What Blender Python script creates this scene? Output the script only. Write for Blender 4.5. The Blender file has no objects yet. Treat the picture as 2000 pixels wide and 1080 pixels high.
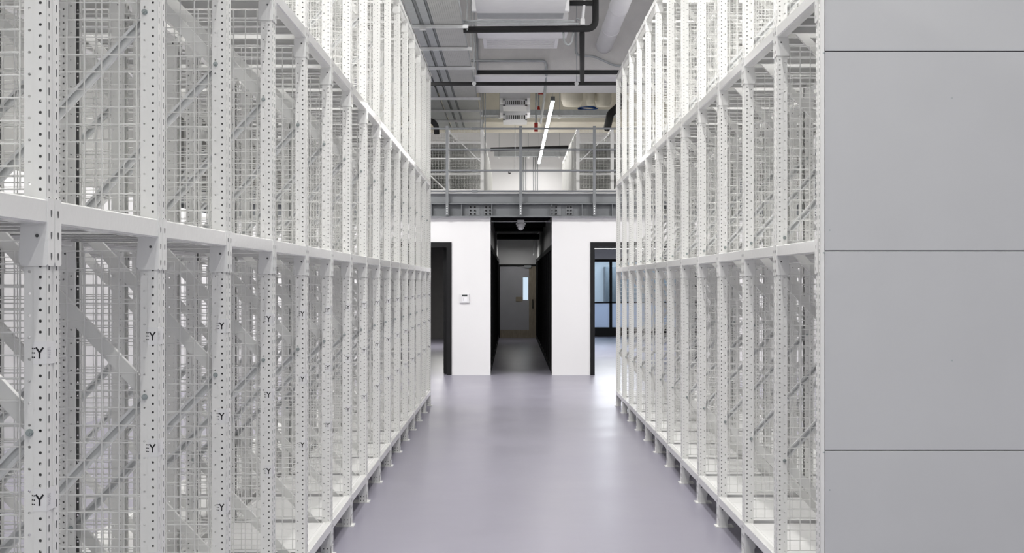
import bpy, math, random
from mathutils import Vector, Matrix
random.seed(7)
SC = bpy.context.scene
COL = SC.collection
PI = math.pi
# ------------------------------------------------------------------ camera, world, exposure
F = 2737.0            # focal length in pixels of the 2000 px wide frame
EYE = 1.6
cam = bpy.data.cameras.new('camera'); cam_o = bpy.data.objects.new('camera', cam); COL.objects.link(cam_o)
cam.sensor_width = 36; cam.lens = F / 2000 * 36; cam.shift_y = 12 / 2000; cam.clip_end = 200
cam_o.location = (0, 0, EYE); cam_o.rotation_euler = (PI / 2, 0, 0)
SC.camera = cam_o
SC.view_settings.view_transform = 'Standard'; SC.view_settings.look = 'None'
SC.view_settings.gamma = 1; SC.view_settings.use_curve_mapping = False
SC.view_settings.exposure = 0.0
w = bpy.data.worlds.new('daylight'); SC.world = w; w.use_nodes = True
w.node_tree.nodes['Background'].inputs[0].default_value = (0.93, 0.96, 1.0, 1)
w.node_tree.nodes['Background'].inputs[1].default_value = 1.3

def area(name, loc, sx, sy, power, color=(1, 0.985, 0.96), rot=(0, 0, 0)):
    l = bpy.data.lights.new(name, 'AREA'); l.shape = 'RECTANGLE'; l.size = sx; l.size_y = sy
    l.energy = power; l.color = color
    o = bpy.data.objects.new(name, l); COL.objects.link(o); o.location = loc; o.rotation_euler = rot
    return o
AISLE_W = 62
LIGHTS = []
# (x, y0, y1, z, power) : the linear fixtures of the hall; each has its own fixture built further down
LAMPS = [(-0.62, -3.0, 2.6, 5.9, 75), (0.72, -3.0, 2.6, 5.9, 75),
         (-0.62, 4.0, 9.6, 5.9, 112), (0.72, 4.0, 9.6, 5.9, 112),
         (-0.62, 11.0, 15.6, 5.9, 112), (0.72, 11.0, 15.6, 5.9, 112),
         (-3.55, 3.0, 9.0, 5.7, 180), (-3.55, 11.0, 17.0, 5.7, 180), (-3.55, 18.5, 22.8, 5.7, 120),
         (3.95, 6.0, 12.0, 5.7, 170), (3.95, 13.5, 19.5, 5.7, 170)]
for (x, y0, y1, z, p) in LAMPS:
    area('linear_lamp', (x, (y0 + y1) / 2, z - 0.06), 0.07, y1 - y0, p)
area('mezzanine_lamp', (0.79, 34.1, 5.08), 0.05, 13.8, 130)
area('mezzanine_lamp', (-2.9, 33, 4.9), 0.05, 12.0, 60)
area('mezzanine_lamp', (3.6, 33, 4.9), 0.05, 12.0, 60)
area('crossing_lamp', (-2.4, 21.4, 4.95), 1.2, 0.07, 130)
area('crossing_lamp', (3.2, 21.4, 4.95), 1.2, 0.07, 130)
area('meeting_room_lamp', (2.4, 33, 2.66), 1.2, 7, 230, (0.93, 0.96, 1))
area('mezzanine_wall_fill', (-0.6, 39.4, 5.1), 1.6, 0.07, 40)  # added wash light without a fixture, brightens the far mezzanine wall
area('corridor_fill', (0.155, 38.6, 2.62), 0.08, 2.4, 14)  # fill light added near the end door, no fixture there
area('corridor_fill', (0.155, 29.0, 2.62), 0.08, 5.0, 4)  # weak fill added so the upper corridor walls are not black
area('dark_room_fill', (-1.7, 35, 2.6), 0.6, 2, 90)  # unseen fill light added to lift the dark left room
area('glazed_room_lamp', (2.8, 43.6, 2.66), 2.4, 0.6, 110, (0.85, 0.93, 1))

# ------------------------------------------------------------------ materials
def mat(name, col, rough=0.5, metal=0.0, noise=0.0, scale=8.0, bump=0.0, bscale=60.0, emit=None, spec=None, stretch=None):
    m = bpy.data.materials.new(name); m.use_nodes = True
    nt = m.node_tree; b = nt.nodes['Principled BSDF']
    b.inputs['Base Color'].default_value = (*col, 1); b.inputs['Roughness'].default_value = rough
    b.inputs['Metallic'].default_value = metal
    if spec is not None: b.inputs['Specular IOR Level'].default_value = spec
    tc = nt.nodes.new('ShaderNodeTexCoord')
    src = tc.outputs['Object']
    if stretch:
        mp = nt.nodes.new('ShaderNodeMapping'); mp.inputs['Scale'].default_value = stretch
        nt.links.new(src, mp.inputs['Vector']); src = mp.outputs['Vector']
    if noise:
        n = nt.nodes.new('ShaderNodeTexNoise'); n.inputs['Scale'].default_value = scale; n.inputs['Detail'].default_value = 5
        nt.links.new(src, n.inputs['Vector'])
        r = nt.nodes.new('ShaderNodeMapRange'); r.inputs['From Min'].default_value = 0.25; r.inputs['From Max'].default_value = 0.75
        r.inputs['To Min'].default_value = 1 - noise; r.inputs['To Max'].default_value = 1 + noise
        nt.links.new(n.outputs['Fac'], r.inputs['Value'])
        mx = nt.nodes.new('ShaderNodeVectorMath'); mx.operation = 'SCALE'
        mx.inputs[0].default_value = col; nt.links.new(r.outputs['Result'], mx.inputs['Scale'])
        nt.links.new(mx.outputs[0], b.inputs['Base Color'])
    if bump:
        n2 = nt.nodes.new('ShaderNodeTexNoise'); n2.inputs['Scale'].default_value = bscale
        nt.links.new(src, n2.inputs['Vector'])
        bp = nt.nodes.new('ShaderNodeBump'); bp.inputs['Strength'].default_value = bump; bp.inputs['Distance'].default_value = 0.01
        nt.links.new(n2.outputs['Fac'], bp.inputs['Height']); nt.links.new(bp.outputs[0], b.inputs['Normal'])
    if emit:
        b.inputs['Emission Color'].default_value = (*emit[:3], 1); b.inputs['Emission Strength'].default_value = emit[3]
    return m
M = {}
M['white'] = mat('white_powder_coat', (0.82, 0.82, 0.80), 0.32, noise=0.015, scale=3)
M['deck'] = mat('white_steel_deck', (0.84, 0.84, 0.825), 0.38, noise=0.03, scale=4)
M['inner'] = mat('shade_grey_inner', (0.36, 0.365, 0.36), 0.5, 0.2)  # darker grey on hole walls and inner skins paints shade into the holes
M['wire'] = mat('white_coated_wire', (0.84, 0.84, 0.82), 0.4)
M['galv'] = mat('galvanised_steel', (0.42, 0.44, 0.455), 0.45, 0.35, noise=0.10, scale=14)
M['galv_w'] = mat('light_galvanised_steel', (0.76, 0.77, 0.775), 0.4, 0.1, noise=0.06, scale=14)
M['traybase'] = mat('perforated_zinc_sheet', (0.50, 0.505, 0.49), 0.5, 0.1, noise=0.06, scale=6)
M['zinc'] = mat('zinc_bolt', (0.42, 0.46, 0.46), 0.35, 0.7)
M['brace'] = mat('pale_zinc_brace', (0.80, 0.81, 0.81), 0.28, 0.05, noise=0.05, scale=14)
M['panel'] = mat('grey_white_sheet_steel', (0.61, 0.615, 0.62), 0.45, noise=0.02, scale=2.5, bump=0.03, bscale=3)
M['black'] = mat('black_steel', (0.010, 0.010, 0.011), 0.55, spec=0.25)
M['foam'] = mat('black_pipe_insulation', (0.013, 0.013, 0.014), 0.75, bump=0.3, bscale=30)
M['wall'] = mat('white_painted_wall', (0.84, 0.835, 0.84), 0.7, noise=0.012, scale=1.5, bump=0.05, bscale=12)
M['plaster'] = mat('grey_white_plaster', (0.72, 0.71, 0.70), 0.85, noise=0.05, scale=5, bump=0.5, bscale=60)
M['cream'] = mat('cream_plaster', (0.66, 0.62, 0.53), 0.8, noise=0.08, scale=3, bump=0.3, bscale=40)
M['unit'] = mat('white_unit_casing', (0.88, 0.88, 0.90), 0.5, noise=0.03, scale=6)
M['steel'] = mat('grey_painted_steel', (0.165, 0.175, 0.185), 0.5, noise=0.03, scale=5)
M['steel_l'] = mat('light_grey_painted_steel', (0.20, 0.21, 0.22), 0.45)
M['door'] = mat('grey_white_door', (0.50, 0.50, 0.53), 0.6, noise=0.05, scale=3)
M['wood'] = mat('pale_worn_wood', (0.36, 0.31, 0.24), 0.7, noise=0.2, scale=5, stretch=(6, 6, 1))
M['red'] = mat('red_paint', (0.50, 0.03, 0.02), 0.5)
M['blue'] = mat('blue_cable', (0.01, 0.08, 0.33), 0.5)
M['ink'] = mat('black_ink', (0.01, 0.01, 0.012), 0.6)
M['ink_l'] = mat('grey_ink', (0.42, 0.42, 0.46), 0.6)
M['film'] = mat('clear_label_film', (0.83, 0.83, 0.83), 0.25)
M['greywall'] = mat('mid_grey_plaster', (0.36, 0.36, 0.35), 0.85, noise=0.08, scale=1.2)
M['beam'] = mat('glossy_white_powder_coat', (0.84, 0.84, 0.825), 0.13, noise=0.01, scale=3, bump=0.06, bscale=45)
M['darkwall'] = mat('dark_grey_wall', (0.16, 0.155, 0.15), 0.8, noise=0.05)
M['lamp'] = mat('lamp_diffuser', (0.9, 0.9, 0.9), 0.5, emit=(1, 0.99, 0.98, 9))
M['frost'] = mat('frosted_glass_film', (0.72, 0.79, 0.88), 0.25)
M['plastic'] = mat('white_plastic', (0.75, 0.75, 0.76), 0.4)
M['screen'] = mat('dark_display', (0.05, 0.06, 0.06), 0.2)
# epoxy floor
def floor_mat():
    m = mat('lavender_grey_epoxy', (0.305, 0.294, 0.357), 0.30)
    nt = m.node_tree; b = nt.nodes['Principled BSDF']; tc = nt.nodes.new('ShaderNodeTexCoord')
    n = nt.nodes.new('ShaderNodeTexNoise'); n.inputs['Scale'].default_value = 1.1; n.inputs['Detail'].default_value = 8
    nt.links.new(tc.outputs['Object'], n.inputs['Vector'])
    n2 = nt.nodes.new('ShaderNodeTexNoise'); n2.inputs['Scale'].default_value = 260; nt.links.new(tc.outputs['Object'], n2.inputs['Vector'])
    ad = nt.nodes.new('ShaderNodeMath'); ad.operation = 'MULTIPLY_ADD'; ad.inputs[1].default_value = 0.35
    nt.links.new(n2.outputs['Fac'], ad.inputs[0]); nt.links.new(n.outputs['Fac'], ad.inputs[2])
    r = nt.nodes.new('ShaderNodeMapRange'); r.inputs['From Min'].default_value = 0.4; r.inputs['From Max'].default_value = 0.95
    r.inputs['To Min'].default_value = 0.95; r.inputs['To Max'].default_value = 1.05
    nt.links.new(ad.outputs[0], r.inputs['Value'])
    mx = nt.nodes.new('ShaderNodeVectorMath'); mx.operation = 'SCALE'; mx.inputs[0].default_value = (0.305, 0.294, 0.357)
    nt.links.new(r.outputs['Result'], mx.inputs['Scale']); nt.links.new(mx.outputs[0], b.inputs['Base Color'])
    r2 = nt.nodes.new('ShaderNodeMapRange'); r2.inputs['To Min'].default_value = 0.24; r2.inputs['To Max'].default_value = 0.42
    nt.links.new(n.outputs['Fac'], r2.inputs['Value']); nt.links.new(r2.outputs['Result'], b.inputs['Roughness'])
    bp = nt.nodes.new('ShaderNodeBump'); bp.inputs['Strength'].default_value = 0.12; bp.inputs['Distance'].default_value = 0.01
    n3 = nt.nodes.new('ShaderNodeTexNoise'); n3.inputs['Scale'].default_value = 5; nt.links.new(tc.outputs['Object'], n3.inputs['Vector'])
    nt.links.new(n3.outputs['Fac'], bp.inputs['Height']); nt.links.new(bp.outputs[0], b.inputs['Normal'])
    return m
M['floor'] = floor_mat()
def glass_mat():
    m = bpy.data.materials.new('blue_tinted_glass'); m.use_nodes = True; nt = m.node_tree
    nt.nodes.remove(nt.nodes['Principled BSDF']); out = nt.nodes['Material Output']
    t = nt.nodes.new('ShaderNodeBsdfTransparent'); t.inputs[0].default_value = (0.72, 0.79, 0.84, 1)
    g = nt.nodes.new('ShaderNodeBsdfGlossy'); g.inputs['Roughness'].default_value = 0.03; g.inputs[0].default_value = (0.8, 0.9, 1, 1)
    fr = nt.nodes.new('ShaderNodeFresnel'); mx = nt.nodes.new('ShaderNodeMixShader')
    nt.links.new(fr.outputs[0], mx.inputs[0]); nt.links.new(t.outputs[0], mx.inputs[1]); nt.links.new(g.outputs[0], mx.inputs[2])
    nt.links.new(mx.outputs[0], out.inputs[0]); return m
M['glass'] = glass_mat()
nt = M['frost'].node_tree; tl = nt.nodes.new('ShaderNodeBsdfTranslucent'); tl.inputs[0].default_value = (0.72, 0.80, 0.92, 1)
mxf = nt.nodes.new('ShaderNodeMixShader'); mxf.inputs[0].default_value = 0.6
nt.links.new(nt.nodes['Principled BSDF'].outputs[0], mxf.inputs[1]); nt.links.new(tl.outputs[0], mxf.inputs[2]); nt.links.new(mxf.outputs[0], nt.nodes['Material Output'].inputs[0])

# ------------------------------------------------------------------ mesh builder
class MB:
    def __init__(s): s.v = []; s.f = []; s.mi = []; s.cur = 0
    def quad(s, *p):
        n = len(s.v); s.v += [tuple(q) for q in p]; s.f.append(tuple(range(n, n + len(p)))); s.mi.append(s.cur)
    def box(s, a, b, bev=0.0):
        x0, y0, z0 = [min(a[i], b[i]) for i in range(3)]; x1, y1, z1 = [max(a[i], b[i]) for i in range(3)]
        n = len(s.v)
        s.v += [(x0,y0,z0),(x1,y0,z0),(x1,y1,z0),(x0,y1,z0),(x0,y0,z1),(x1,y0,z1),(x1,y1,z1),(x0,y1,z1)]
        for q in ((0,3,2,1),(4,5,6,7),(0,1,5,4),(1,2,6,5),(2,3,7,6),(3,0,4,7)):
            s.f.append(tuple(n + i for i in q)); s.mi.append(s.cur)
        return s
    def prism(s, poly, axis, a, b):
        """poly: 2D points; axis 0/1/2 is the extrusion axis"""
        def P(q, t):
            if axis == 0: return (t, q[0], q[1])
            if axis == 1: return (q[0], t, q[1])
            return (q[0], q[1], t)
        n = len(s.v); k = len(poly)
        s.v += [P(q, a) for q in poly] + [P(q, b) for q in poly]
        s.f.append(tuple(range(n, n + k))); s.f.append(tuple(range(n + 2 * k - 1, n + k - 1, -1))); s.mi += [s.cur] * 2
        for i in range(k):
            j = (i + 1) % k; s.f.append((n + i, n + k + i, n + k + j, n + j)); s.mi.append(s.cur)
        return s
    def tube(s, pts, r, seg=10, cap=True):
        pts = [Vector(p) for p in pts]; rings = []; up = None
        for i, p in enumerate(pts):
            d = (pts[min(i + 1, len(pts) - 1)] - pts[max(i - 1, 0)]).normalized()
            if up is None:
                up = Vector((0, 0, 1)) if abs(d.z) < 0.9 else Vector((1, 0, 0))
            a = d.cross(up)
            if a.length < 1e-4: a = d.cross(Vector((0, 1, 0)))
            a.normalize(); b = a.cross(d).normalized(); up = b
            rr = r[i] if isinstance(r, (list, tuple)) else r
            n = len(s.v)
            s.v += [tuple(p + a * rr * math.cos(t * 2 * PI / seg) + b * rr * math.sin(t * 2 * PI / seg)) for t in range(seg)]
            rings.append(n)
        for q0, q1 in zip(rings, rings[1:]):
            for t in range(seg):
                u = (t + 1) % seg; s.f.append((q0 + t, q0 + u, q1 + u, q1 + t)); s.mi.append(s.cur)
        if cap:
            s.f.append(tuple(rings[0] + t for t in range(seg - 1, -1, -1))); s.f.append(tuple(rings[-1] + t for t in range(seg))); s.mi += [s.cur] * 2
        return s
    def beam(s, p, q, wd, ht, up=(0, 0, 1)):
        """rectangular bar from p to q"""
        p = Vector(p); q = Vector(q); d = (q - p).normalized(); a = d.cross(Vector(up))
        if a.length < 1e-4: a = d.cross(Vector((1, 0, 0)))
        a.normalize(); b = a.cross(d).normalized(); n = len(s.v)
        for c in (p, q):
            for sx, sy in ((-1,-1),(1,-1),(1,1),(-1,1)):
                s.v.append(tuple(c + a * sx * wd / 2 + b * sy * ht / 2))
        for f in ((0,3,2,1),(4,5,6,7),(0,1,5,4),(1,2,6,5),(2,3,7,6),(3,0,4,7)):
            s.f.append(tuple(n + i for i in f)); s.mi.append(s.cur)
        return s
    def mesh(s, name, mats, smooth=False):
        me = bpy.data.meshes.new(name); me.from_pydata(s.v, [], s.f)
        for m in (mats if isinstance(mats, (list, tuple)) else [mats]): me.materials.append(m)
        me.polygons.foreach_set('material_index', s.mi)
        if smooth: me.polygons.foreach_set('use_smooth', [True] * len(s.f))
        me.update(); return me
    def build(s, name, mats, parent=None, loc=(0, 0, 0), smooth=False):
        return link(name, s.mesh(name, mats, smooth), parent, loc)
def link(name, me, parent=None, loc=(0, 0, 0), scale=None, rotz=0):
    o = bpy.data.objects.new(name, me); COL.objects.link(o); o.location = loc
    if rotz: o.rotation_euler.z = rotz
    if scale: o.scale = scale
    if parent is not None: o.parent = parent
    return o
def tag(o, label, cat, group=None, kind=None):
    o['label'] = label; o['category'] = cat
    if group: o['group'] = group
    if kind: o['kind'] = kind
    return o
def thing(name, label, cat, loc=(0, 0, 0), group=None):
    o = bpy.data.objects.new(name, None); COL.objects.link(o); o.location = loc; o.empty_display_size = 0.1
    return tag(o, label, cat, group)
def struct(name, mb, m, smooth=False):
    o = mb.build(name, m, smooth=smooth); o['kind'] = 'structure'; return o
def arc_path(pts, r=0.08, n=6):
    """polyline with rounded corners"""
    pts = [Vector(p) for p in pts]; out = [pts[0]]
    for a, b, c in zip(pts, pts[1:], pts[2:]):
        u = (a - b).normalized(); v = (c - b).normalized(); rr = min(r, (a - b).length * .45, (c - b).length * .45)
        p0 = b + u * rr; p1 = b + v * rr
        for i in range(n + 1):
            t = i / n; out.append(p0 * (1 - t) ** 2 + b * 2 * t * (1 - t) + p1 * t * t)
    out.append(pts[-1]); return out

# ------------------------------------------------------------------ the hall
CEIL = 6.3
XL, XR = -6.2, 6.6
YB, YE = -7.0, 41.0
struct('floor', MB().box((XL - .2, YB, -0.2), (XR + .2, 46, 0)), M['floor'])
struct('ceiling', MB().box((XL - .2, YB, CEIL), (XR + .2, 46, CEIL + .2)), M['plaster'])
struct('wall_left', MB().box((XL - .2, YB, 0), (XL, 46, CEIL)), M['greywall'])
struct('wall_right', MB().box((XR, YB, 0), (XR + .2, 46, CEIL)), M['greywall'])
# end wall: with the corridor door opening and the glazed opening of the right room
DX0, DX1, DZ = -0.345, 0.735, 2.07
be = MB()
be.box((XL, 40.5, 0), (DX0 - .05, 40.7, 3.05)); be.box((DX1 + .05, 40.5, 0), (1.35, 40.7, 3.05))
be.box((DX0 - .05, 40.5, DZ + .06), (DX1 + .05, 40.7, 3.05)); be.box((XL, 41.6, 3.17), (XR, 41.8, CEIL))
be.box((1.35, 41.7, 2.3), (XR, 41.85, 3.05)); be.box((1.35, 40.7, 0), (1.5, 41.85, 3.05)); be.box((5.2, 41.7, 0), (XR, 41.85, 2.3))
struct('wall_back', be, M['wall'])
struct('wall_far', MB().box((1.0, 45.2, 0), (XR, 45.4, 3.05)), M['wall'])
# mezzanine slab (also the lid of the rooms below)
struct('ceiling_lower', MB().box((XL, 24.32, 3.05), (XR, 45.4, 3.17)), M['plaster'])
# partition wall below the mezzanine: piers with the two black door openings and the corridor mouth
WZ = 2.735; PY = 24.26; DH = 2.30
wf = MB()
wf.box((-0.372, PY, 0), (-1.046, PY + .14, WZ)); wf.box((-1.046, PY, DH), (-2.3, PY + .14, WZ)); wf.box((-2.3, PY, 0), (XL, PY + .14, WZ))
wf.box((0.691, PY, 0), (1.356, PY + .14, WZ)); wf.box((1.356, PY, DH), (3.2, PY + .14, WZ)); wf.box((3.2, PY, 0), (XR, PY + .14, WZ))
struct('wall_front', wf, M['wall'])
# corridor side walls above the black glazing, and the room walls behind it
cw = MB()
for x0, x1 in ((-0.52, -0.40), (0.72, 0.84)):
    cw.box((x0, PY + .14, 2.27), (x1, 40.5, 3.05))
struct('wall_corridor', cw, M['wall'])
dl = MB(); dl.box((-2.9, 24.4, 0), (-2.75, 40.5, 3.05)); dl.box((-2.75, 39.9, 0), (-.52, 40.05, 3.05)); 
struct('wall_room', dl, M['darkwall'])
# low white partition walls beyond the racks, left and right
struct('partition_left', MB().box((-5.0, 2, 0), (-4.86, 24.2, 2.7)), M['wall'])
struct('partition_right', MB().box((5.3, 4, 0), (5.44, 24.2, 2.7)), M['wall'])
# ceiling cross beams
struct('trim_1', MB().box((XL, 23.0, 5.0), (XR, 25.0, CEIL)), M['plaster'])
struct('trim_5', MB().box((XL, 23.0, 4.985), (XR, 25.0, 5.0)), M['unit'])
struct('trim_2', MB().box((XL, 32.3, 5.30), (XR, 34.6, CEIL)), M['cream'])

# ------------------------------------------------------------------ storage racks: shared meshes
LV = [0.20, 1.79, 2.91, 4.29]      # top of the beams of the four levels
UW, UD, UH = 0.09, 0.052, 4.30      # upright: width along the run, depth, height
FD = 0.614                          # frame depth
BH, BD = 0.056, 0.05                # beam height and depth
PITCH = 1.0
def perf(mb, org, eu, ev, en, width, length, pitch, holes, th=0.002):
    """perforated strip. eu across, ev along, en outward normal. holes(i) -> (half_u, half_v) or None"""
    o = Vector(org); eu = Vector(eu); ev = Vector(ev); en = Vector(en)
    n = int(round(length / pitch)); back = -en * th
    for i in range(n):
        c = o + eu * width / 2 + ev * (i + .5) * pitch; h = holes(i); hw = width / 2; hh = pitch / 2
        rect = [(hw,0),(hw,hh),(0,hh),(-hw,hh),(-hw,0),(-hw,-hh),(0,-hh),(hw,-hh)]
        if h is None:
            p = [c + eu * a + ev * b for a, b in (rect[5], rect[7], rect[1], rect[3])]
            mb.quad(*p); mb.quad(*[q + back for q in reversed(p)]); continue
        k = .72
        ho = [(h[0],0),(h[0]*k,h[1]*k),(0,h[1]),(-h[0]*k,h[1]*k),(-h[0],0),(-h[0]*k,-h[1]*k),(0,-h[1]),(h[0]*k,-h[1]*k)]
        if h[1] > h[0] * 1.6:
            ho = [(h[0],0),(h[0],h[1]*.82),(0,h[1]),(-h[0],h[1]*.82),(-h[0],0),(-h[0],-h[1]*.82),(0,-h[1]),(h[0],-h[1]*.82)]
        b0 = len(mb.v)
        R = [c + eu * a + ev * b for a, b in rect]; H = [c + eu * a + ev * b for a, b in ho]
        mb.v += [tuple(q) for q in R] + [tuple(q) for q in H] + [tuple(q + back) for q in R] + [tuple(q + back) for q in H]
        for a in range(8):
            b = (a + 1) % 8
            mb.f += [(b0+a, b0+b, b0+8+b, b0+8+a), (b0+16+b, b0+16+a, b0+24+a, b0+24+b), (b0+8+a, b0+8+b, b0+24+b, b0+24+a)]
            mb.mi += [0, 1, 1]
def upright_mesh():
    mb = MB(); H = UH; z = (0, 0, 1); L = 4.3; st = 0.0035
    # front face looks to +x, body goes to -x ; y from 0 (near) to UW
    fr = lambda i: (0.0042, 0.0095) if i % 2 else (0.0032, 0.0035)
    perf(mb, (0, 0.002, 0), (0,1,0), z, (1,0,0), 0.034, L, 0.025, fr)
    perf(mb, (0, 0.054, 0), (0,1,0), z, (1,0,0), 0.034, L, 0.025, fr)
    mb.box((-0.005, 0.036, 0), (-0.003, 0.054, H)); mb.box((-0.005, 0.0345, 0), (0, 0.036, H)); mb.box((-0.005, 0.054, 0), (0, 0.0555, H))
    side1 = lambda i: (0.0037, 0.0037)
    side2 = lambda i: (0.0033, 0.0033)
    perf(mb, (-0.0275, 0, 0), (1,0,0), z, (0,-1,0), 0.0275, L, 0.025, side1)
    perf(mb, (-UD, st, 0), (1,0,0), z, (0,-1,0), UD - 0.0275, L, 0.05, side2)
    perf(mb, (0, UW, 0), (-1,0,0), z, (0,1,0), 0.0275, L, 0.025, side1)
    perf(mb, (-0.0275, UW - st, 0), (-1,0,0), z, (0,1,0), UD - 0.0275, L, 0.05, side2)
    mb.box((-0.0290, 0.0, 0), (-0.0275, st + .002, H)); mb.box((-0.0290, UW - st - .002, 0), (-0.0275, UW, H))
    mb.box((-UD, st, 0), (-UD + .002, 0.024, H)); mb.box((-UD, UW - 0.024, 0), (-UD + .002, UW - st, H))
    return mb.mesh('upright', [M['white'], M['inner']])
ME = {}
ME['upright'] = upright_mesh()
# the small-in-picture uprights use the same perforated mesh (shared data costs nothing)
fp = MB(); fp.box((-0.095, -0.012, 0), (0.022, UW + .012, 0.006))
ME['foot'] = fp.mesh('foot_plate', M['white'])
sh = MB()
for y0, y1 in ((-0.004, -0.001), (UW + .001, UW + .004)): sh.box((-UD - .004, y0, 0.006), (0.004, y1, 0.062))
sh.box((0.001, -0.004, 0.006), (0.004, UW + .004, 0.062))
sh.cur = 1
for x in (-.018, -.040):
    for zz in (.018, .045): sh.tube([(x, -0.0045, zz), (x, -.0035, zz)], .0035, 8)
ME['shoe'] = sh.mesh('foot_shoe', [M['white'], M['ink']])
def beam_mesh():
    """front beam with welded angle brackets. front face at x=0, y=0 at the upright far edge, length = PITCH-UW; top at z=0"""
    mb = MB(); L = PITCH - UW; b = 0.004
    poly = [(-BD, -BH + b), (-BD + b, -BH), (-b, -BH), (0.003, -BH + b), (0.003, -b), (-b + .002, 0), (-BD + b, 0), (-BD, -b)]
    mb.prism(poly, 1, 0.003, L - 0.003)
    for near in (1, 0):
        # plate on the upright's front face, rounded lower corner
        y = -0.0425 if near else L; y1 = y + 0.0425
        zb = -0.152
        if near: pl = [(y, 0.003), (y1 + .003, 0.003), (y1 + .003, zb + .004), (y1 - .004, zb), (y + .006, zb), (y, zb + .008)]
        else: pl = [(y - .003, 0.003), (y1, 0.003), (y1, zb + .008), (y1 - .006, zb), (y + .004, zb), (y - .003, zb + .004)]
        mb.prism(pl, 0, 0.001, 0.0045)
        # side wing on the upright's side
        ys = 0.0005 if near else L - 0.0035
        w = [(0.004, 0.003), (0.004, zb + .004), (0.0, zb), (-UD - .004, zb), (-UD - .010, zb + .010), (-UD - .010, zb + .020), (-UD - .006, -BH), (-UD + .002, 0.003)]
        mb.prism(w, 1, ys, ys + .003)
        mb.cur = 1
        yc = y + 0.0215
        for zz in (-0.030, -0.080, -0.128):
            mb.prism([(yc - .0045, zz + .006), (yc + .0045, zz + .006), (yc + .0045, zz - .002), (yc + .0018, zz - .010), (yc - .0018, zz - .010), (yc - .0045, zz - .002)], 0, 0.0040, 0.0052)
        xs = ys - .0012 if not near else ys + .0030
        mb.tube([(-.020, xs, -.083), (-.020, xs + .0012, -.083)], .0042, 8)
        mb.cur = 0
    return mb.mesh('beam', [M['beam'], M['ink_hole']])
M['ink_hole'] = mat('dark_slot', (0.10, 0.10, 0.10), 0.7)
ME['beam'] = beam_mesh()
def deck_mesh():
    """four steel planks running front to rear between two frames; x 0 = front plane"""
    mb = MB(); L = PITCH - UW - 0.02; n = 4; w = L / n; x0 = -BD + .006; x1 = -FD + BD - .006
    for k in range(n):
        y0 = .01 + k * w + .001; y1 = .01 + (k + 1) * w - .001
        mb.box((x0, y0, -.003), (x1, y1, -.001))
        for yy in (y0, y1 - .002): mb.box((x0, yy, -.040), (x1, yy + .002, -.003))
        mb.box((x0, y0 + .002, -.040), (x1, y0 + .022, -.038)); mb.box((x0, y1 - .022, -.040), (x1, y1 - .002, -.038))
        mb.prism([(y0 + w * .36, -.003), (y0 + w * .42, -.016), (y0 + w * .58, -.016), (y0 + w * .64, -.003)], 0, x0, x1)
    # rests on the inner top of the beams
    mb.box((-BD + .022, .01, -.001), (-BD + .006, L + .01, 0.0005)); mb.box((-FD + BD - .022, .01, -.001), (-FD + BD - .006, L + .01, .0005))
    return mb.mesh('deck_panel', M['deck'])
ME['deck'] = deck_mesh()
CELL = 0.0525; WR = 0.0024
def wire_mesh(z0, z1):
    mb = MB(); x0, x1 = -UD + .004, -FD + UD - .004; y = 0.030
    nz = int((z1 - z0) / CELL); nx = int((x0 - x1) / CELL)
    off = ((x0 - x1) - nx * CELL) / 2
    for i in range(nx + 1):
        x = x0 - off - i * CELL
        mb.tube([(x, y, z0), (x, y, z0 + nz * CELL)], WR, 6)
    for j in range(nz + 1):
        z = z0 + j * CELL
        mb.tube([(x0, y + 2 * WR, z), (x1, y + 2 * WR, z)], WR, 6)
    return mb.mesh('mesh_panel', M['wire'])
ME['wires'] = [wire_mesh(.225, 1.70), wire_mesh(1.815, 2.83), wire_mesh(2.935, 4.21)]
def channel(p, q, w, d, y0, th=.002, open_near=True):
    """C channel from p to q in the xz plane, web w wide, flanges d deep along y"""
    mb = MB(); p = Vector((p[0], 0, p[1])); q = Vector((q[0], 0, q[1])); dr = (q - p).normalized(); a = Vector((-dr.z, 0, dr.x))
    yw = y0 + d if open_near else y0
    mb.beam(p + Vector((0, yw, 0)), q + Vector((0, yw, 0)), th, w, up=a)
    for s_ in (-1, 1):
        c = a * (w / 2) * s_ + Vector((0, y0 + d / 2, 0)); mb.beam(p + c, q + c, d, th, up=a)
        c2 = a * (w / 2 - .004) * s_ + Vector((0, y0 if open_near else y0 + d, 0)); mb.beam(p + c2, q + c2, th, .008, up=a)
    return mb
FX, RX = -0.039, -FD + 0.039
FN = [0.12, 1.258, 2.41, 3.55]; RN = [0.69, 1.83, 2.98, 4.12]
ME['slash'] = []; ME['back'] = []
for a, b in zip(FN, RN):       # rises from front node to rear node : seen as \ on the left rack
    ME['back'].append(channel((FX, a), (RX, b), .040, .020, .052, open_near=False).mesh('rising_brace', M['white']))
for a, b in zip(FN[1:], RN):   # falls from front node to rear node : seen as /
    ME['slash'].append(channel((FX, a), (RX, b), .030, .013, .050, open_near=True).mesh('falling_brace', M['brace']))
bo = MB(); bo.tube([(0, -.0065, 0), (0, 0.0055, 0)], .0075, 6); bo.tube([(0, -.011, 0), (0, -.0065, 0)], .0042, 8); bo.tube([(0, 0.002, 0), (0, .0033, 0)], .009, 12)
ME['bolt'] = bo.mesh('bolt', M['zinc'])
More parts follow.
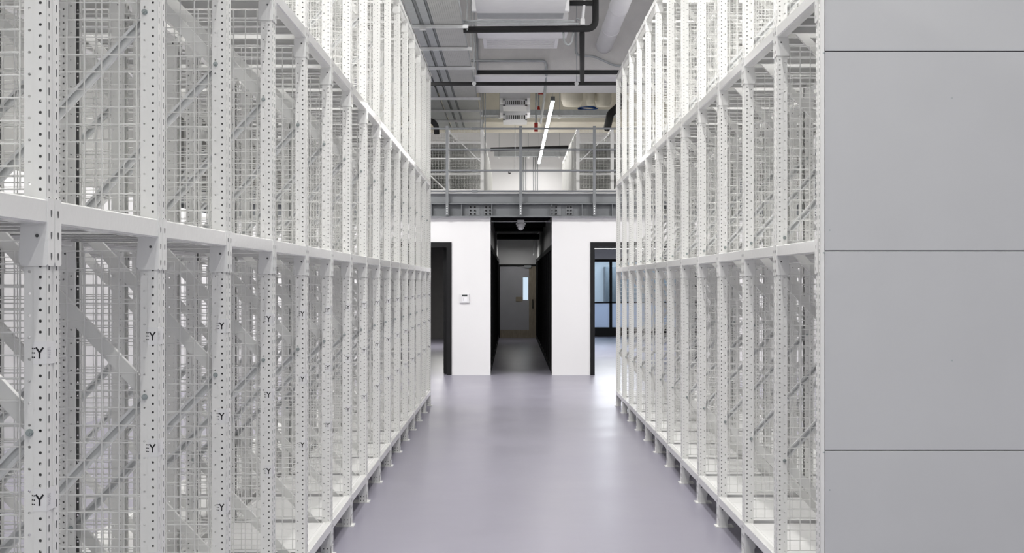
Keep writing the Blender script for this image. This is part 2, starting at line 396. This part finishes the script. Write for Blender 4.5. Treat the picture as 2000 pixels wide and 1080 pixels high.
def sticker_mesh():
    """wrap-around label: side piece (faces the camera, y=0 side) and front piece (x=0 side)"""
    mb = MB(); h = .052; t = .0006
    mb.box((-.030, -t, -h / 2), (0.0005, -.0001, h / 2)); mb.box((.0001, -t, -h / 2), (t, .062, h / 2))
    mb.cur = 1
    def st(x0, z0, x1, z1, wd, y=-.0011):
        d = Vector((x1 - x0, 0, z1 - z0)).normalized(); a = Vector((-d.z, 0, d.x)) * wd / 2
        p = Vector((x0, y, z0)); q = Vector((x1, y, z1)); mb.quad(p - a, q - a, q + a, p + a)
    cx = -.0150
    st(cx - .0085, .0125, cx, .0008, .0042); st(cx + .0085, .0125, cx, .0008, .0042); st(cx, .002, cx, -.0130, .0042)
    for zz in (.010, 0, -.010):
        for xx in (-.0272, -.0325):
            st(xx - .0015, zz, xx + .0015, zz, .003, -.0011 if xx > -.03 else .0030)
    mb.cur = 2
    for i, zz in enumerate((.011, .0075, .004, -.001, -.0045, -.009, -.0125)):
        for k in range(3):
            y0 = .006 + k * .007 + random.random() * .002; y1 = y0 + .003 + random.random() * .003
            mb.quad((.0012, y0, zz), (.0012, y1, zz), (.0012, y1, zz + .0018), (.0012, y0, zz + .0018))
    return mb.mesh('label_sticker', [M['film'], M['ink'], M['ink_l']])
ME['sticker'] = sticker_mesh()

def rack(label, cat, x_front, y_first, n, side, rows_of_labels=False, z=0, levels=LV, decks=(0, 1, 2, 3), group=None, light=False):
    """x_front: aisle plane. side -1: the rack lies left of it (front faces +x); +1: right of it (front faces -x)."""
    R = thing('storage_rack', label, cat, (x_front, y_first, z), group)
    # the frames keep one handedness in the world: on a right rack, the frame's +x upright is the rear one
    ox = 0 if side < 0 else FD
    for i in range(n):
        y = i * PITCH
        for rear in (0, 1):
            u = link('upright', ME['upright'], R, (ox, y, 0)) if not rear else link('upright', ME['upright'], R, (ox - FD, y, 0))
            if rear:
                u.rotation_euler.z = PI; u.location.y = y + UW
            fo = link('foot_plate', ME['foot'], u)
            if not light:
                link('foot_shoe', ME['shoe'], u)
                for zz in (FN[1:3] if not rear else RN[:2]):
                    xb = -.039
                    if rear: link('bolt', ME['bolt'], u, (xb, UW, zz), rotz=PI)
                    else: link('bolt', ME['bolt'], u, (xb, 0.0, zz))
            if rows_of_labels and not rear:
                for zz in (1.44, 1.105, .768): link('label_sticker', ME['sticker'], u, (0, 0, zz))
        for m_ in ME['back']: link('rising_brace', m_, R, (ox, y, 0))
        for m_ in ME['slash']: link('falling_brace', m_, R, (ox, y, 0))
        for m_ in ME['wires']: link('mesh_panel', m_, R, (ox, y, 0))
    for i in range(n - 1):
        y = i * PITCH + UW
        for k, zt in enumerate(levels):
            link('front_beam' if side < 0 else 'rear_beam', ME['beam'], R, (ox, y, zt))
            b = link('rear_beam' if side < 0 else 'front_beam', ME['beam'], R, (ox - FD, y + PITCH - UW, zt), rotz=PI)
            if k in decks: link('deck_panel', ME['deck'], R, (ox, y, zt))
    return R
XF_L, XF_R = -1.060, 1.355
YL0 = 3.19
rack('long white steel rack left of the aisle, printed stickers on its posts', 'storage rack',
     XF_L, YL0 - 2, 18, -1, True)
rack('white steel rack seen behind the left aisle rack, back to back with it', 'storage rack', XF_L - FD - .045, YL0 - 2, 18, -1, light=True)
RR = rack('white steel rack right of the aisle, behind the flat end panels', 'storage rack', XF_R, 6.16, 13, 1)
R2 = rack('white steel rack seen through the mesh behind the right aisle rack', 'storage rack', XF_R + FD + .045, 6.16, 13, 1, light=True)
RC = thing('rack_end_cladding', 'flat grey white sheet panels closing the near end of the right rack', 'end panel', (XF_R, 6.155, 0))
seam = [-0.015 + .02, .8636, 1.739, 2.6146, 3.490, 4.30]
for a, b in zip(seam, seam[1:]):
    p = MB(); x0, x1 = .012, 2 * FD + .045 + .01
    p.box((x0 + .006, -.006, a + .0022), (x1, -.001, b - .0022))
    p.box((x0 + .006, -.0085, a + .0022), (x1, -.006, a + .0050)) if False else None
    e = p.build('end_panel', M['panel'], RC)
    bv = e.modifiers.new('bevel', 'BEVEL'); bv.width = .0015; bv.segments = 2
bk = MB(); bk.box((.020, -.001, .02), (2 * FD + .05, .0015, 4.3)); bk.build('end_backing', M['black'], RC)
et = MB(); et.prism([(0.0, -.004), (.014, -.012), (.017, -.006), (.017, 0), (0, 0)], 2, 0.01, 4.30)
et.build('end_trim', M['white'], RC)
for zz in seam[1:-1]: link('bolt', ME['bolt'], RC, (.012, -.010, zz - .008), scale=(.5, .5, .5))

# ------------------------------------------------------------------ partition wall fittings
def door_frame(name, x0, x1, z1, y0, y1, fw, m=None):
    mb = MB()
    mb.box((x0, y0, 0), (x0 + fw, y1, z1)); mb.box((x1 - fw, y0, 0), (x1, y1, z1)); mb.box((x0 + fw, y0, z1 - fw), (x1 - fw, y1, z1))
    o = mb.build(name, m or M['black']); o['kind'] = 'structure'; return o
door_frame('door_1', -2.3, -1.046, DH, PY - .02, PY + .20, .085)
d2 = door_frame('door_2', 1.356, 3.2, DH, PY - .02, PY + .20, .075)
# open black door leaf in the left opening
lf = MB(); lf.box((-1.19, PY + .22, .01), (-1.135, PY + 1.2, 2.2)); lf.box((-1.196, PY + .22, .01), (-1.190, PY + .30, 2.2))
L1 = lf.build('door_leaf', M['black'], bpy.data.objects['door_1'])
# corridor: black framed glazed partitions, each side one thing
for s_, x0 in ((-1, -0.372), (1, 0.691)):
    t = thing('glazed_partition', 'black framed glass partition along the %s side of the dark corridor' % ('left' if s_ < 0 else 'right'), 'partition', (x0, PY + .14, 0))
    fr = MB(); xa, xb = (-.07, 0) if s_ < 0 else (0, .07); L = 40.5 - PY - .14
    fr.box((xa, 0, 0), (xb, L, .09)); fr.box((xa, 0, 2.18), (xb, L, 2.27)); fr.box((xa, 0, 0), (xb, .08, 2.27)); fr.box((xa, L - .08, 0), (xb, L, 2.27))
    fr.build('frame', M['black'], t)
    nm = 11; st = (L - .08) / nm
    for k in range(1, nm): MB().box((xa, k * st, .09), (xb, k * st + .07, 2.18)).build('mullion', M['black'], t)
    for k in range(nm): MB().box(((xa + xb) / 2 - .006, k * st + .07, .09), ((xa + xb) / 2 + .006, (k + 1) * st, 2.18)).build('glass_pane', M['gdark'] if 'gdark' in M else M['screen'], t)
# corridor end door
do = door_frame('door_3', DX0 - .05, DX1 + .05, DZ + .06, 40.44, 40.6, .05)
lv = MB(); wx0, wx1, wz0, wz1 = .318, .466, 1.10, 1.75
lv.box((DX0, 40.47, .24), (wx0, 40.52, DZ + .012)); lv.box((wx1, 40.47, .24), (.49, 40.52, DZ + .012)); lv.box((wx0, 40.47, .24), (wx1, 40.52, wz0)); lv.box((wx0, 40.47, wz1), (wx1, 40.52, DZ + .012))
lv.build('door_leaf', M['door'], do)
MB().box((DX0, 40.465, 0), (.49, 40.52, .24)).build('kick_plate', M['wood'], do)
MB().box((.49, 40.468, 0), (.74, 40.52, DZ + .012)).build('side_leaf', M['wood'], do)
MB().box((wx0, 40.49, wz0), (wx1, 40.495, wz1)).build('window_pane', M['glass'], do)
MB().box((.11, 40.455, 1.06), (.30, 40.466, 1.19)).build('door_plate', M['wood'], do)
hb = MB(); hb.tube([(.60, 40.42, .85), (.60, 40.42, 1.12)], .012, 8); hb.tube([(.60, 40.42, .87), (.60, 40.47, .87)], .008, 8); hb.tube([(.60, 40.42, 1.10), (.60, 40.47, 1.10)], .008, 8)
hb.build('door_handle', M['black'], do)
MB().box((.35, 40.42, DZ - .04), (.55, 40.47, DZ + .03)).build('door_closer', M['galv'], do)
# right room glazed wall
gw = thing('glazed_screen', 'black framed glass screen at the back of the right hand room', 'glass screen', (1.5, 41.7, 0))
g = MB(); g.box((0, 0, 0), (3.7, .06, .27)); g.box((0, 0, 2.22), (3.7, .06, 2.30)); g.box((0, -.01, 1.03), (3.7, .05, .99))
g.build('frame', M['black'], gw)
for k in range(4):
    xx = (0, 1.40, 2.45, 3.62)[k]
    MB().box((xx, -.01, .2), (xx + .08, .06, 2.3)).build('mullion', M['black'], gw)
for k in range(3):
    a, b = ((.08, 1.40), (1.48, 2.45), (2.53, 3.62))[k]
    MB().box((a, .02, 1.03), (b, .03, 2.22)).build('glass_pane', M['glass'], gw)
    MB().box((a, .02, .27), (b, .03, .99)).build('frosted_pane', M['frost'], gw)
tag(MB().box((2.95, 44.2, 0), (3.5, 45.15, 2.1)).build('server_cabinet', M['steel']), 'dark tall cabinet dimly seen behind the glass screen', 'cabinet')
rl_ = thing('linear_light', 'glowing line of light across the ceiling of the right hand room', 'ceiling light', (1.5, 38.8, 2.545))
MB().box((0, -.03, 0), (3.6, .03, .05)).build('housing', M['black'], rl_); MB().box((.02, -.025, -.01), (3.58, .025, -.0005)).build('diffuser', M['lamp'], rl_)
for xx in (.3, 3.2): MB().tube([(xx, 0, .05), (xx, 0, .505)], .004, 6).build('hanger_wire', M['galv'], rl_)
# alarm panel on the left pier
ap = thing('alarm_keypad', 'white wall mounted keypad with small dark display on the left white pier', 'keypad', (-.822, PY, 1.33))
k_ = MB().box((-.085, -.028, -.08), (.085, 0, .08)).build('casing', M['plastic'], ap); bv = k_.modifiers.new('b', 'BEVEL'); bv.width = .006; bv.segments = 2
MB().box((-.045, -.031, .035), (.05, -.027, .06)).build('display', M['screen'], ap)
MB().box((-.035, -.031, -.06), (.05, -.0275, .02)).build('cover_flap', M['unit'], ap)
MB().box((-.022, -.0325, -.045), (-.016, -.0305, .012)).build('key_slot', M['ink_l'], ap)

# ------------------------------------------------------------------ mezzanine edge
gi = thing('steel_girder', 'grey painted steel girder with bolted splices spanning above the white piers', 'girder', (0, PY - .05, WZ))
def Hh(y): return EYE + (552 - y) * 24.2 / F      # height of a picture row in the plane of the mezzanine edge
web = MB(); web.box((XL, .05, .0), (XR, .062, Hh(397) - WZ)); web.build('web', M['steel'], gi)
fl = MB(); fl.box((XL, -.05, 0), (XR, .19, .016)); fl.build('bottom_flange', M['steel_l'], gi)
fl = MB(); fl.box((XL, -.05, Hh(399) - WZ), (XR, .19, Hh(397) - WZ)); fl.build('top_flange', M['steel_l'], gi)
for k in range(-6, 8):
    xs = .17 + k * .52
    MB().box((xs - .006, -.04, .016), (xs + .006, .05, Hh(399) - WZ)).build('stiffener', M['steel'], gi)
for xa, xb in ((-.752, -.56), (-.485, -.345), (.654, .85), (.93, 1.055)):
    sp = MB().box((xa, .040, .03), (xb, .05, Hh(401) - WZ)).build('splice_plate', M['steel_l'], gi)
    for i in range(2):
        for j in range(3):
            bx = xa + .035 + i * (xb - xa - .07) if xb - xa < .16 else xa + .035 + i * .075
            bz = .055 + j * .058
            MB().tube([(bx, .022, bz), (bx, .040, bz)], .016, 6).build('bolt', M['black'], sp)
# edge channel of the deck
ch = thing('edge_channel', 'pale grey steel channel edging the mezzanine deck below the railing', 'steel channel', (0, PY - .03, Hh(396)))
H1 = Hh(378) - Hh(396)
MB().box((XL, 0, 0), (XR, .012, H1)).build('channel_web', M['steel_l'], ch)
MB().box((XL, -.055, -.006), (XR, .0, .008)).build('lower_flange', M['steel'], ch)
MB().box((XL, -.055, H1 - .006), (XR, .0, H1 + .006)).build('upper_flange', M['galv_w'], ch)
# railing
rl = thing('mezzanine_railing', 'grey steel railing of four horizontal rails along the mezzanine edge', 'railing', (0, PY - .13, Hh(421)))
z0 = Hh(421)
for k in range(-3, 5):
    xs = .150 + k * 1.268
    p = MB(); p.box((xs - .024, -.02, 0), (xs + .024, .02, Hh(247) - z0)); po = p.build('post', M['steel_l'], rl)
    for zz in (.03, .075, .115, .155): MB().tube([(xs, -.028, zz), (xs, -.02, zz)], .011, 8).build('bolt', M['galv_w'], po)
    MB().box((xs - .02, .02, .02), (xs + .02, .085, .17)).build('bracket', M['steel'], po)
for yy in (252, 293, 334, 374):
    zz = Hh(yy) - z0
    MB().tube([(XL, 0.0, zz), (XR, 0.0, zz)], .017, 10).build('rail', M['steel_l'], rl, smooth=True)
for xs in (-.64,):
    for yy in (252, 293, 334, 374): MB().box((xs - .05, -.022, Hh(yy) - z0 - .02), (xs + .05, .022, Hh(yy) - z0 + .02)).build('rail_sleeve', M['steel'], rl)
# short racks on the mezzanine
def mezz_rack(label, x_front, side, y0, n):
    R = thing('storage_rack', label, 'storage rack', (x_front, y0, 3.17), 'short racks on the mezzanine')
    HH = 1.22; D = 2.4
    for i in range(n):
        y = i * 1.0
        for j in range(4):
            x = side * j * .62
            mb = MB(); mb.box((x - .03, y, 0), (x + .03, y + .06, HH + .008)); mb.build('upright', M['white'], R)
        if i < 60:
            wm = MB(); k = 0
            while k * .0525 < 1.86: wm.tube([(side * k * .0525, y + .03, .05), (side * k * .0525, y + .03, HH)], .0018, 4, False); k += 1
            k = 1
            while k * .0525 < HH: wm.tube([(0, y + .033, k * .0525), (side * 1.86, y + .033, k * .0525)], .0018, 4, False); k += 1
            wm.build('mesh_panel', M['wire'], R)
        for j in range(3):
            b = MB(); b.beam((side * (j * .62 + .03), y + .02, .1 if j % 2 else .62), (side * ((j + 1) * .62 - .03), y + .02, .62 if j % 2 else 1.15), .014, .018, up=(0, 0, 1)); b.build('brace', M['white'], R)
    for zt in (.12, HH):
        for j in range(4):
            x = side * j * .62
            MB().box((x - .02, .004, zt - .06), (x + .02, n - 1 + .055, zt)).build('beam', M['white'], R)
    for zd in (.095, .38, .66, .94): MB().box((side * .004, .006, zd), (side * 1.86, n - 1, zd + .023)).build('deck_panel', M['deck'], R)
    return R
mezz_rack('low white mesh rack on the mezzanine behind the railing, left side', -.54, -1, 25.3, 12)
mezz_rack('low white mesh rack on the mezzanine behind the railing, right side', 1.19, 1, 25.3, 8)

# ------------------------------------------------------------------ ceiling services
def at(px, py, H):
    """point at height EYE+H that is seen at picture pixel (px, py)"""
    y = H * F / (552 - py); return Vector(((px - 1000) * y / F, y, EYE + H))
def pipe(name, pts, r, m, label, cat, seg=14, rr=.1, group=None):
    o = MB().tube(arc_path(pts, rr), r, seg).build(name, m, smooth=True)
    return tag(o, label, cat, group)
# linear lights over the aisle (above the frame) and the one over the mezzanine
def linear_light(x, y0, y1, z, label, group=None):
    t = thing('linear_light', label, 'ceiling light', (x, y0, z), group)
    MB().box((-.035, 0, .0), (.035, y1 - y0, .06)).build('housing', M['steel_l'], t)
    MB().box((-.032, .03, -.036), (.032, y1 - y0 - .03, -.001)).build('diffuser', M['lamp'], t)
    for yy in (.06, y1 - y0 - .06): MB().tube([(0, yy, .06), (0, yy, CEIL - z)], .003, 6).build('hanger_wire', M['galv'], t)
    MB().box((-.04, -.05, -.014), (.04, .03, .064)).build('end_cap', M['steel'], t)
linear_light(.79, 27.1, 41.2, 5.13, 'glowing white linear light hanging over the mezzanine railing')
for (x, y0, y1, z, p) in LAMPS: linear_light(x, y0, y1, z, 'linear light hung above the rack aisles', 'linear lights above the rack aisles')
# cable trays (H about 3.3 over the eye)
HT = EYE + 3.3
def tray(x0, x1, name, label, perfd):
    t = thing(name, label, 'cable tray', (x0, 12, HT)); L = 18.3; w = x1 - x0
    MB().box((0, 0, 0), (.004, L, .06)).build('side_rail', M['galv'], t); MB().box((w - .004, 0, 0), (w, L, .06)).build('side_rail', M['galv'], t)
    mb = MB()
    if perfd:
        for k in range(14): mb.box((.004 + k * (w - .008) / 14, 0, .002), (.004 + (k + .72) * (w - .008) / 14, L, .005))
        mb.box((.004, 0, .0052), (w - .004, L, .007))
    else: mb.box((.004, 0, .002), (w - .004, L, .005))
    mb.build('tray_base', M['galv'] if not perfd else M['traybase'], t)
    if perfd or x0 > -1.2:
        MB().box((-.028, 0, .008), (-.006, L, .05)).build('cable', M['steel'], t)  # not a cable: dark bar added only to darken the gap beside the tray
tray(-1.0, -.627, 'perforated_cable_tray', 'wide perforated galvanised cable tray, rightmost of the trays over the left rack', True)
tray(-1.13, -1.035, 'cable_tray', 'narrow galvanised cable tray beside the wide perforated tray', False)
tray(-1.275, -1.175, 'cable_tray', 'narrow galvanised cable tray furthest from the wide perforated tray', False)
tray(-1.62, -1.31, 'cable_tray', 'galvanised cable tray partly hidden above the left rack', False)
for py in (48, 92, 130, 190, 214, 234):
    Y = 3.3 * F / (552 - py)
    t = thing('trapeze_hanger', 'galvanised strut hanger carrying the cable trays, %s' % {48: 'nearest, with a small white box on it', 92: 'second from the near end', 130: 'third, just before the black pipes', 190: 'just beyond the white cross beam', 214: 'second beyond the white cross beam', 234: 'furthest, near the railing'}[py], 'hanger', (0, Y, HT - .045))
    MB().box((-1.66, -.02, 0), (-.56, .02, .04)).build('strut', M['galv_w'], t)
    top = (5.0 if 23 < Y < 25 else CEIL) - HT + .045
    for xx in (-1.64, -.575): MB().tube([(xx, 0, -.03), (xx, 0, top)], .005, 6).build('threaded_rod', M['galv'], t)
tb = MB().box((-1.18, 17.84, HT - .075), (-1.10, 17.92, HT - .046)).build('junction_box', M['plastic']); tag(tb, 'small white box hanging on the nearest tray hanger', 'junction box')
# fan coil units
f1 = thing('fan_coil_unit', 'large white ceiling unit at the top edge of the photo', 'air conditioner', (.11, 16.9, EYE + 3.5))
b_ = MB().box((-.57, 0, 0), (.57, 1.3, .5)).build('casing', M['unit'], f1)
MB().box((-.62, 1.22, .02), (.62, 1.36, .10)).build('flange', M['unit'], f1)
for sx in (-1, 1): MB().box((sx * .60 - .03, 1.15, .0), (sx * .60 + .03, 1.25, .35)).build('hanging_bracket', M['unit'], f1)
MB().box((-.57, 1.36, .04), (.57, 1.9, .44)).build('duct_collar', M['galv'], f1)
f2 = thing('air_conditioner', 'white ceiling unit with a wide slotted grille behind the thick black pipe', 'air conditioner', (.12, 19.9, EYE + 3.6))
MB().box((-.62, 0, .0), (.68, .75, .5)).build('casing', M['unit'], f2)
gr = MB().box((-.55, .78, .0), (.57, 1.66, .03)).build('grille_frame', M['unit'], f2)
for k in range(9): MB().box((-.50, .86 + k * .085, -.006), (.52, .91 + k * .085, .0)).build('slat', M['plastic'], gr)
MB().box((-.5, .75, .03), (.52, 1.62, .5)).build('plenum', M['unit'], f2)
for i, (pya, pyb, H) in enumerate(((203, 212, 3.35), (231, 241, 3.30))):
    a = at(983, pya, H); Yb = H * F / (552 - pyb)
    t = thing('air_grille_unit', ['white box with a louvred supply grille beyond the white beam, nearer of two', 'white louvred grille lower and further, just above the railing'][i], 'air conditioner', (at(1006, pya, H).x, a.y, EYE + H))
    wv = 47 * a.y / F / 2
    MB().box((-wv - .06, -.10, .10), (wv + .06, .85, (1.35 if i == 0 else 1.40))).build('casing', M['unit'], t)
    gf = MB()
    gf.box((-wv, -.14, -.05), (wv, -.10, -.03)); gf.box((-wv, -.14, .05), (wv, -.10, .07)); gf.box((-wv, -.14, -.05), (-wv + .04, -.10, .07)); gf.box((wv - .04, -.14, -.05), (wv, -.10, .07))
    gf.box((-wv, -.10, -.05), (wv, .7, .1))
    fo = gf.build('grille_frame', M['unit'], t)
    for k in range(9):
        xa = -wv + .05 + k * (2 * wv - .1) / 9; MB().box((xa, -.13, -.03), (xa + .022, -.105, .05)).build('louvre', M['plastic'], fo)
    MB().box((-wv + .03, -.106, -.035), (wv - .03, -.101, .055)).build('dark_core', M['black'], t)
# insulated pipes
pa = at(905, 58, 3.3); Yp = pa.y
def P(px, py): return ((px - 1000) * Yp / F, Yp, EYE + (552 - py) * Yp / F)
pipe('insulated_pipe', [P(905, 58), P(1163, 56), P(1163, -14)], .043, M['foam'], 'thick black insulated pipe crossing the aisle and turning up at its right end', 'pipe', rr=.12)
pipe('insulated_pipe', [P(1105, 6), P(1158, 6)], .036, M['foam'], 'short black insulated pipe at the top, joining the thick pipe', 'pipe')
pipe('insulated_pipe', [(P(1137, 62)[0], Yp + .02, P(1137, 60)[2] - .03), at(1137, 157, 3.2)], .036, M['foam'], 'black insulated pipe running away between the two crossing black pipes', 'pipe')
y2 = at(1000, 141, 3.3).y
Q = lambda px, py, Y: ((px - 1000) * Y / F, Y, EYE + (552 - py) * Y / F)
pipe('insulated_pipe', [Q(932, 141, y2), Q(1290, 141, y2)], .034, M['foam'], 'black insulated pipe crossing just above the lowest black pipe', 'pipe')
y3 = at(1000, 163.5, 3.17).y
pipe('insulated_pipe', [Q(740, 164, y3), Q(1290, 163, y3)], .030, M['foam'], 'lowest long black insulated pipe crossing under the white beam', 'pipe')
for px in (926, 1126):
    t = thing('pipe_hanger', 'thin galvanised rod holding the black crossing pipes, %s' % ('left of the two' if px < 1000 else 'right of the two'), 'hanger', Q(px, 168, y3))
    MB().tube([(0, 0, .0), (0, 0, CEIL - Q(px, 168, y3)[2])], .006, 6).build('threaded_rod', M['galv'], t)
    MB().tube([(0, -.032, .035), (0, .032, .035)], .034, 10).build('pipe_clip', M['galv_w'], t)
# conduits
def conduit(pts, label, r=.012, m='galv', rr=.08, group=None): return pipe('conduit', pts, r, M[m], label, 'conduit', 8, rr, group)
conduit([Q(905, 41, 17.9), Q(1122, 41, 17.9)], 'thin grey conduit crossing above the thick black pipe, upper of two')
conduit([Q(905, 46, 17.9), Q(1130, 46, 17.9)], 'thin grey conduit crossing above the thick black pipe, lower of two')
conduit([Q(920, 118.5, 22.976), Q(1067, 118.5, 22.976), Q(1067, 146, 22.976)], 'grey conduit on the beam face with an elbow turning down', .022)
conduit([Q(932, 60, 22.98), Q(932, 146, 22.98)], 'vertical grey conduit hanging left of the pipes on the beam', .018)
conduit([Q(1125, 60, 22.98), Q(1125, 108, 22.98), Q(1160, 110, 22.98), Q(1200, 128, 22.98), Q(1240, 130, 22.98)], 'grey conduit bending right along the beam toward the right rack', .018)
conduit([Q(1100, 60, Yp + .03), Q(1102, 82, Yp + .1), Q(1110, 89, Yp + .1), Q(1117, 82, Yp + .1), Q(1121, 58, Yp + .03)], 'drooping loop of grey flexible conduit beside the thick pipe', .014, rr=.05)
conduit([Q(1067, 146, 22.97), at(1064, 182, 3.37), at(1056, 240, 3.2)], 'grey conduit running away beside the glowing linear light', .022)
# valve group near the elbow
vg = thing('pipe_valve', 'small white and metal valve beside the thick pipe elbow', 'valve', P(1138, 40))
MB().box((-.03, -.03, -.06), (.03, .03, .02)).build('body', M['plastic'], vg); MB().tube([(0, 0, .02), (.03, 0, .30)], .02, 8).build('stem', M['unit'], vg); MB().tube([(-.08, 0, .03), (-.03, 0, .0)], .012, 8).build('lever', M['galv'], vg)
# big round white duct
d0 = Vector((1.51, 22.98, EYE + 3.89)); 
dd = thing('round_duct', 'thick white round pipe running into the beam above the right rack', 'duct', tuple(d0))
MB().tube([(0, 0, 0), (0, -6, 0)], .135, 28).build('duct_pipe', M['unit'], dd, smooth=True)
for yy in (-1.6, -3.2): MB().tube([(0, yy, 0), (0, yy - .05, 0)], .142, 28).build('joint_band', M['unit'], dd, smooth=True)
# services above the mezzanine
def trunking(px0, px1, pyb, pyt, Y, label, rods):
    a = Vector(Q(px0, pyb, Y)); b = Vector(Q(px1, pyt, Y)); t = thing('metal_trunking', label, 'trunking', (0, Y, a.z))
    MB().box((a.x, 0, 0), (b.x, .3, b.z - a.z)).build('trunking_body', M['galv'], t)
    for px in rods:
        xx = Q(px, 0, Y)[0]; MB().tube([(xx, -.02, -.02), (xx, -.02, CEIL - a.z)], .007, 6).build('threaded_rod', M['galv'], t)
        MB().box((xx - .03, -.04, -.035), (xx + .03, .33, -.0)).build('bracket', M['galv_w'], t)
trunking(845, 1205, 225, 214, 31.0, 'grey rectangular metal trunking crossing beyond the white beam', (976, 1093))
conduit([Q(948, 229, 30.9), Q(1205, 229, 30.9)], 'shiny grey conduit crossing just under the metal trunking', .018, 'galv_w')
for i, px in enumerate((939, 943, 948)): conduit([Q(px, 300, 25.35), (Q(px, 0, 25.35)[0], 25.35, CEIL)], 'thin vertical conduit right of the tray beyond the beam', .008, group='thin vertical conduits beside the tray')
rs = thing('red_sleeve', 'red square sleeve hanging just above the railing', 'pipe sleeve', Q(1047, 257, 26.9))
zt = Q(1047, 240, 26.9)[2] - Q(1047, 257, 26.9)[2]
MB().box((-.035, -.035, 0), (.035, .035, zt)).build('sleeve', M['red'], rs); MB().tube([(0, 0, zt), (0, 0, CEIL - rs.location.z)], .016, 8).build('drop_pipe', M['galv'], rs)
for i, (px, py) in enumerate(((1056, 181), (1052, 211))):
    t = thing('sprinkler_head', ['red sprinkler fitting just under the white beam', 'small red sprinkler fitting beside the linear light'][i], 'sprinkler', Q(px, py, 25.6 + i))
    MB().tube([(0, 0, -.03), (0, 0, .03)], [.05, .03] if i == 0 else [.03, .02], 10).build('head', M['red'], t)
    MB().tube([(0, 0, .03), (0, 0, CEIL - t.location.z)], .014, 8).build('drop_pipe', M['galv'], t)
bc = MB()
for k in range(5):
    pts = [Vector(Q(1130 + 3 * k, 214, 31.15))]; rx = .22 - .012 * k
    c = Vector(Q(1148, 212, 31.12 + k * .01)); bc.tube([c + Vector((rx * math.cos(a * PI / 8), .05 * math.sin(a * PI / 4 + k), .030 * math.sin(a * PI / 8) + .004 * k)) for a in range(17)], .009, 6, False)
tag(bc.build('cable_coil', M['blue'], smooth=True), 'coil of blue cable lying near the metal trunking on the right', 'cable')
for i, (px, w_, h0, h1) in enumerate(((1117, .22, 182, 207), (1153, .09, 182, 205), (1178, .17, 184, 208))):
    Yv = (28.25, 28.2, 28.3)[i]; c2 = Vector(Q(px, h1, Yv)); c = Vector((c2.x, Yv, CEIL))
    o = MB().tube([c2, c2 + Vector((0, 0, .12)), c], [w_ * .8, w_, w_], 20).build('ventilation_duct', M['cream'], smooth=True)
    tag(o, ['bulky cream duct beyond the white beam, left of the blue cable', 'slim cream pipe hanging above the blue cable', 'cream duct beyond the beam close to the right rack'][i], 'duct')
pipe('insulated_pipe', [(Q(1214, 205, 25.6)[0], 25.5, CEIL), Q(1212, 205, 25.6), Q(1192, 222, 25.8), Q(1186, 250, 26.5)], .07, M['foam'], 'black insulated pipe bend beside the right rack above the railing', 'pipe')
bp_ = pipe('insulated_pipe', [Q(790, 232, 25.2), Q(846, 237, 25.2), Q(852, 246, 25.2), Q(853, 262, 25.2)], .05, M['foam'], 'black insulated pipe bend beside the left rack above the railing', 'pipe')
hx, hy, hz = Q(835, 236, 25.2)
MB().tube([(hx, hy, hz), (hx, hy, CEIL)], .006, 6).build('hanger_rod', M['galv'], bp_)
pipe('insulated_pipe', [Q(958, 292, 38.5), Q(1110, 288, 38.5)], .055, M['foam'], 'black insulated pipe crossing low over the far end of the mezzanine', 'pipe')
trunking(965, 1106, 305, 296, 40.55, 'grey metal trunking under the black pipe at the mezzanine far end', (975, 1032, 1093))
for i, px in enumerate((1022, 1027, 1042, 1046, 1050)): conduit([Q(px, 300, 41.58), Q(px, 395, 41.58)], 'vertical grey conduit fixed on the far mezzanine wall', .012, group='vertical conduits on the far mezzanine wall')
cc = thing('security_camera', 'small white security camera hanging over the mezzanine from a rod', 'camera', Q(1006, 334, 33))
MB().tube([(0, 0, 0), (0, 0, CEIL - Q(1006, 334, 33)[2])], .008, 6).build('mount_rod', M['galv'], cc)
MB().box((-.14, -.05, -.04), (.06, .05, .04)).build('camera_body', M['plastic'], cc); MB().tube([(-.16, 0, -.02), (-.10, 0, -.02)], .05, 10).build('lens', M['ink'], cc)
# corridor ceiling services
struct('trim_4', MB().box((-.52, PY + .1, 2.98), (.84, 40.4, 3.04)), M['black'])
cr = [(26.0, 2.84), (27.2, 2.88), (29.5, 2.84), (32.0, 2.84), (36, 2.78)]
for i, (Y, z) in enumerate(cr):
    tag(MB().tube([(-.385, Y, z), (.705, Y, z)], .075, 12).build('insulated_pipe', M['foam'], smooth=True), 'black insulated pipe crossing the dark corridor ceiling', 'pipe', 'black pipes across the corridor ceiling')
cy = 24.9; cz = EYE + (552 - 433) * cy / F
conduit([(-.372, cy, cz), (.691, cy, cz)], 'thin pale conduit across the top of the corridor mouth', .008, 'galv_w')
dm = thing('dome_light', 'white domed light fitting hanging at the top of the corridor mouth', 'light fitting', (.155, cy, cz))
MB().box((-.06, -.05, -.03), (.06, .05, .03)).build('mount_box', M['plastic'], dm)
MB().tube([(0, 0, -.02), (0, 0, -.03), (0, 0, -.085), (0, 0, -.09)], [.06, .075, .075, .05], 18).build('body', M['plastic'], dm, smooth=True)
MB().tube([(0, 0, -.088), (0, 0, -.12), (0, 0, -.145), (0, 0, -.155)], [.055, .055, .035, .01], 18).build('dome', M['unit'], dm, smooth=True)
MB().box((-.085, -.03, -.05), (.085, .03, -.02)).build('mount_plate', M['plastic'], dm)
sp = thing('sprinkler_head', 'small pale sprinkler on a drop pipe near the corridor end door', 'sprinkler', (.62, 39.8, 2.43))
MB().tube([(0, 0, .0), (0, 0, .6)], .01, 8).build('drop_pipe', M['galv'], sp); MB().tube([(0, 0, -.05), (0, 0, .0)], [.03, .015], 8).build('head', M['plastic'], sp)
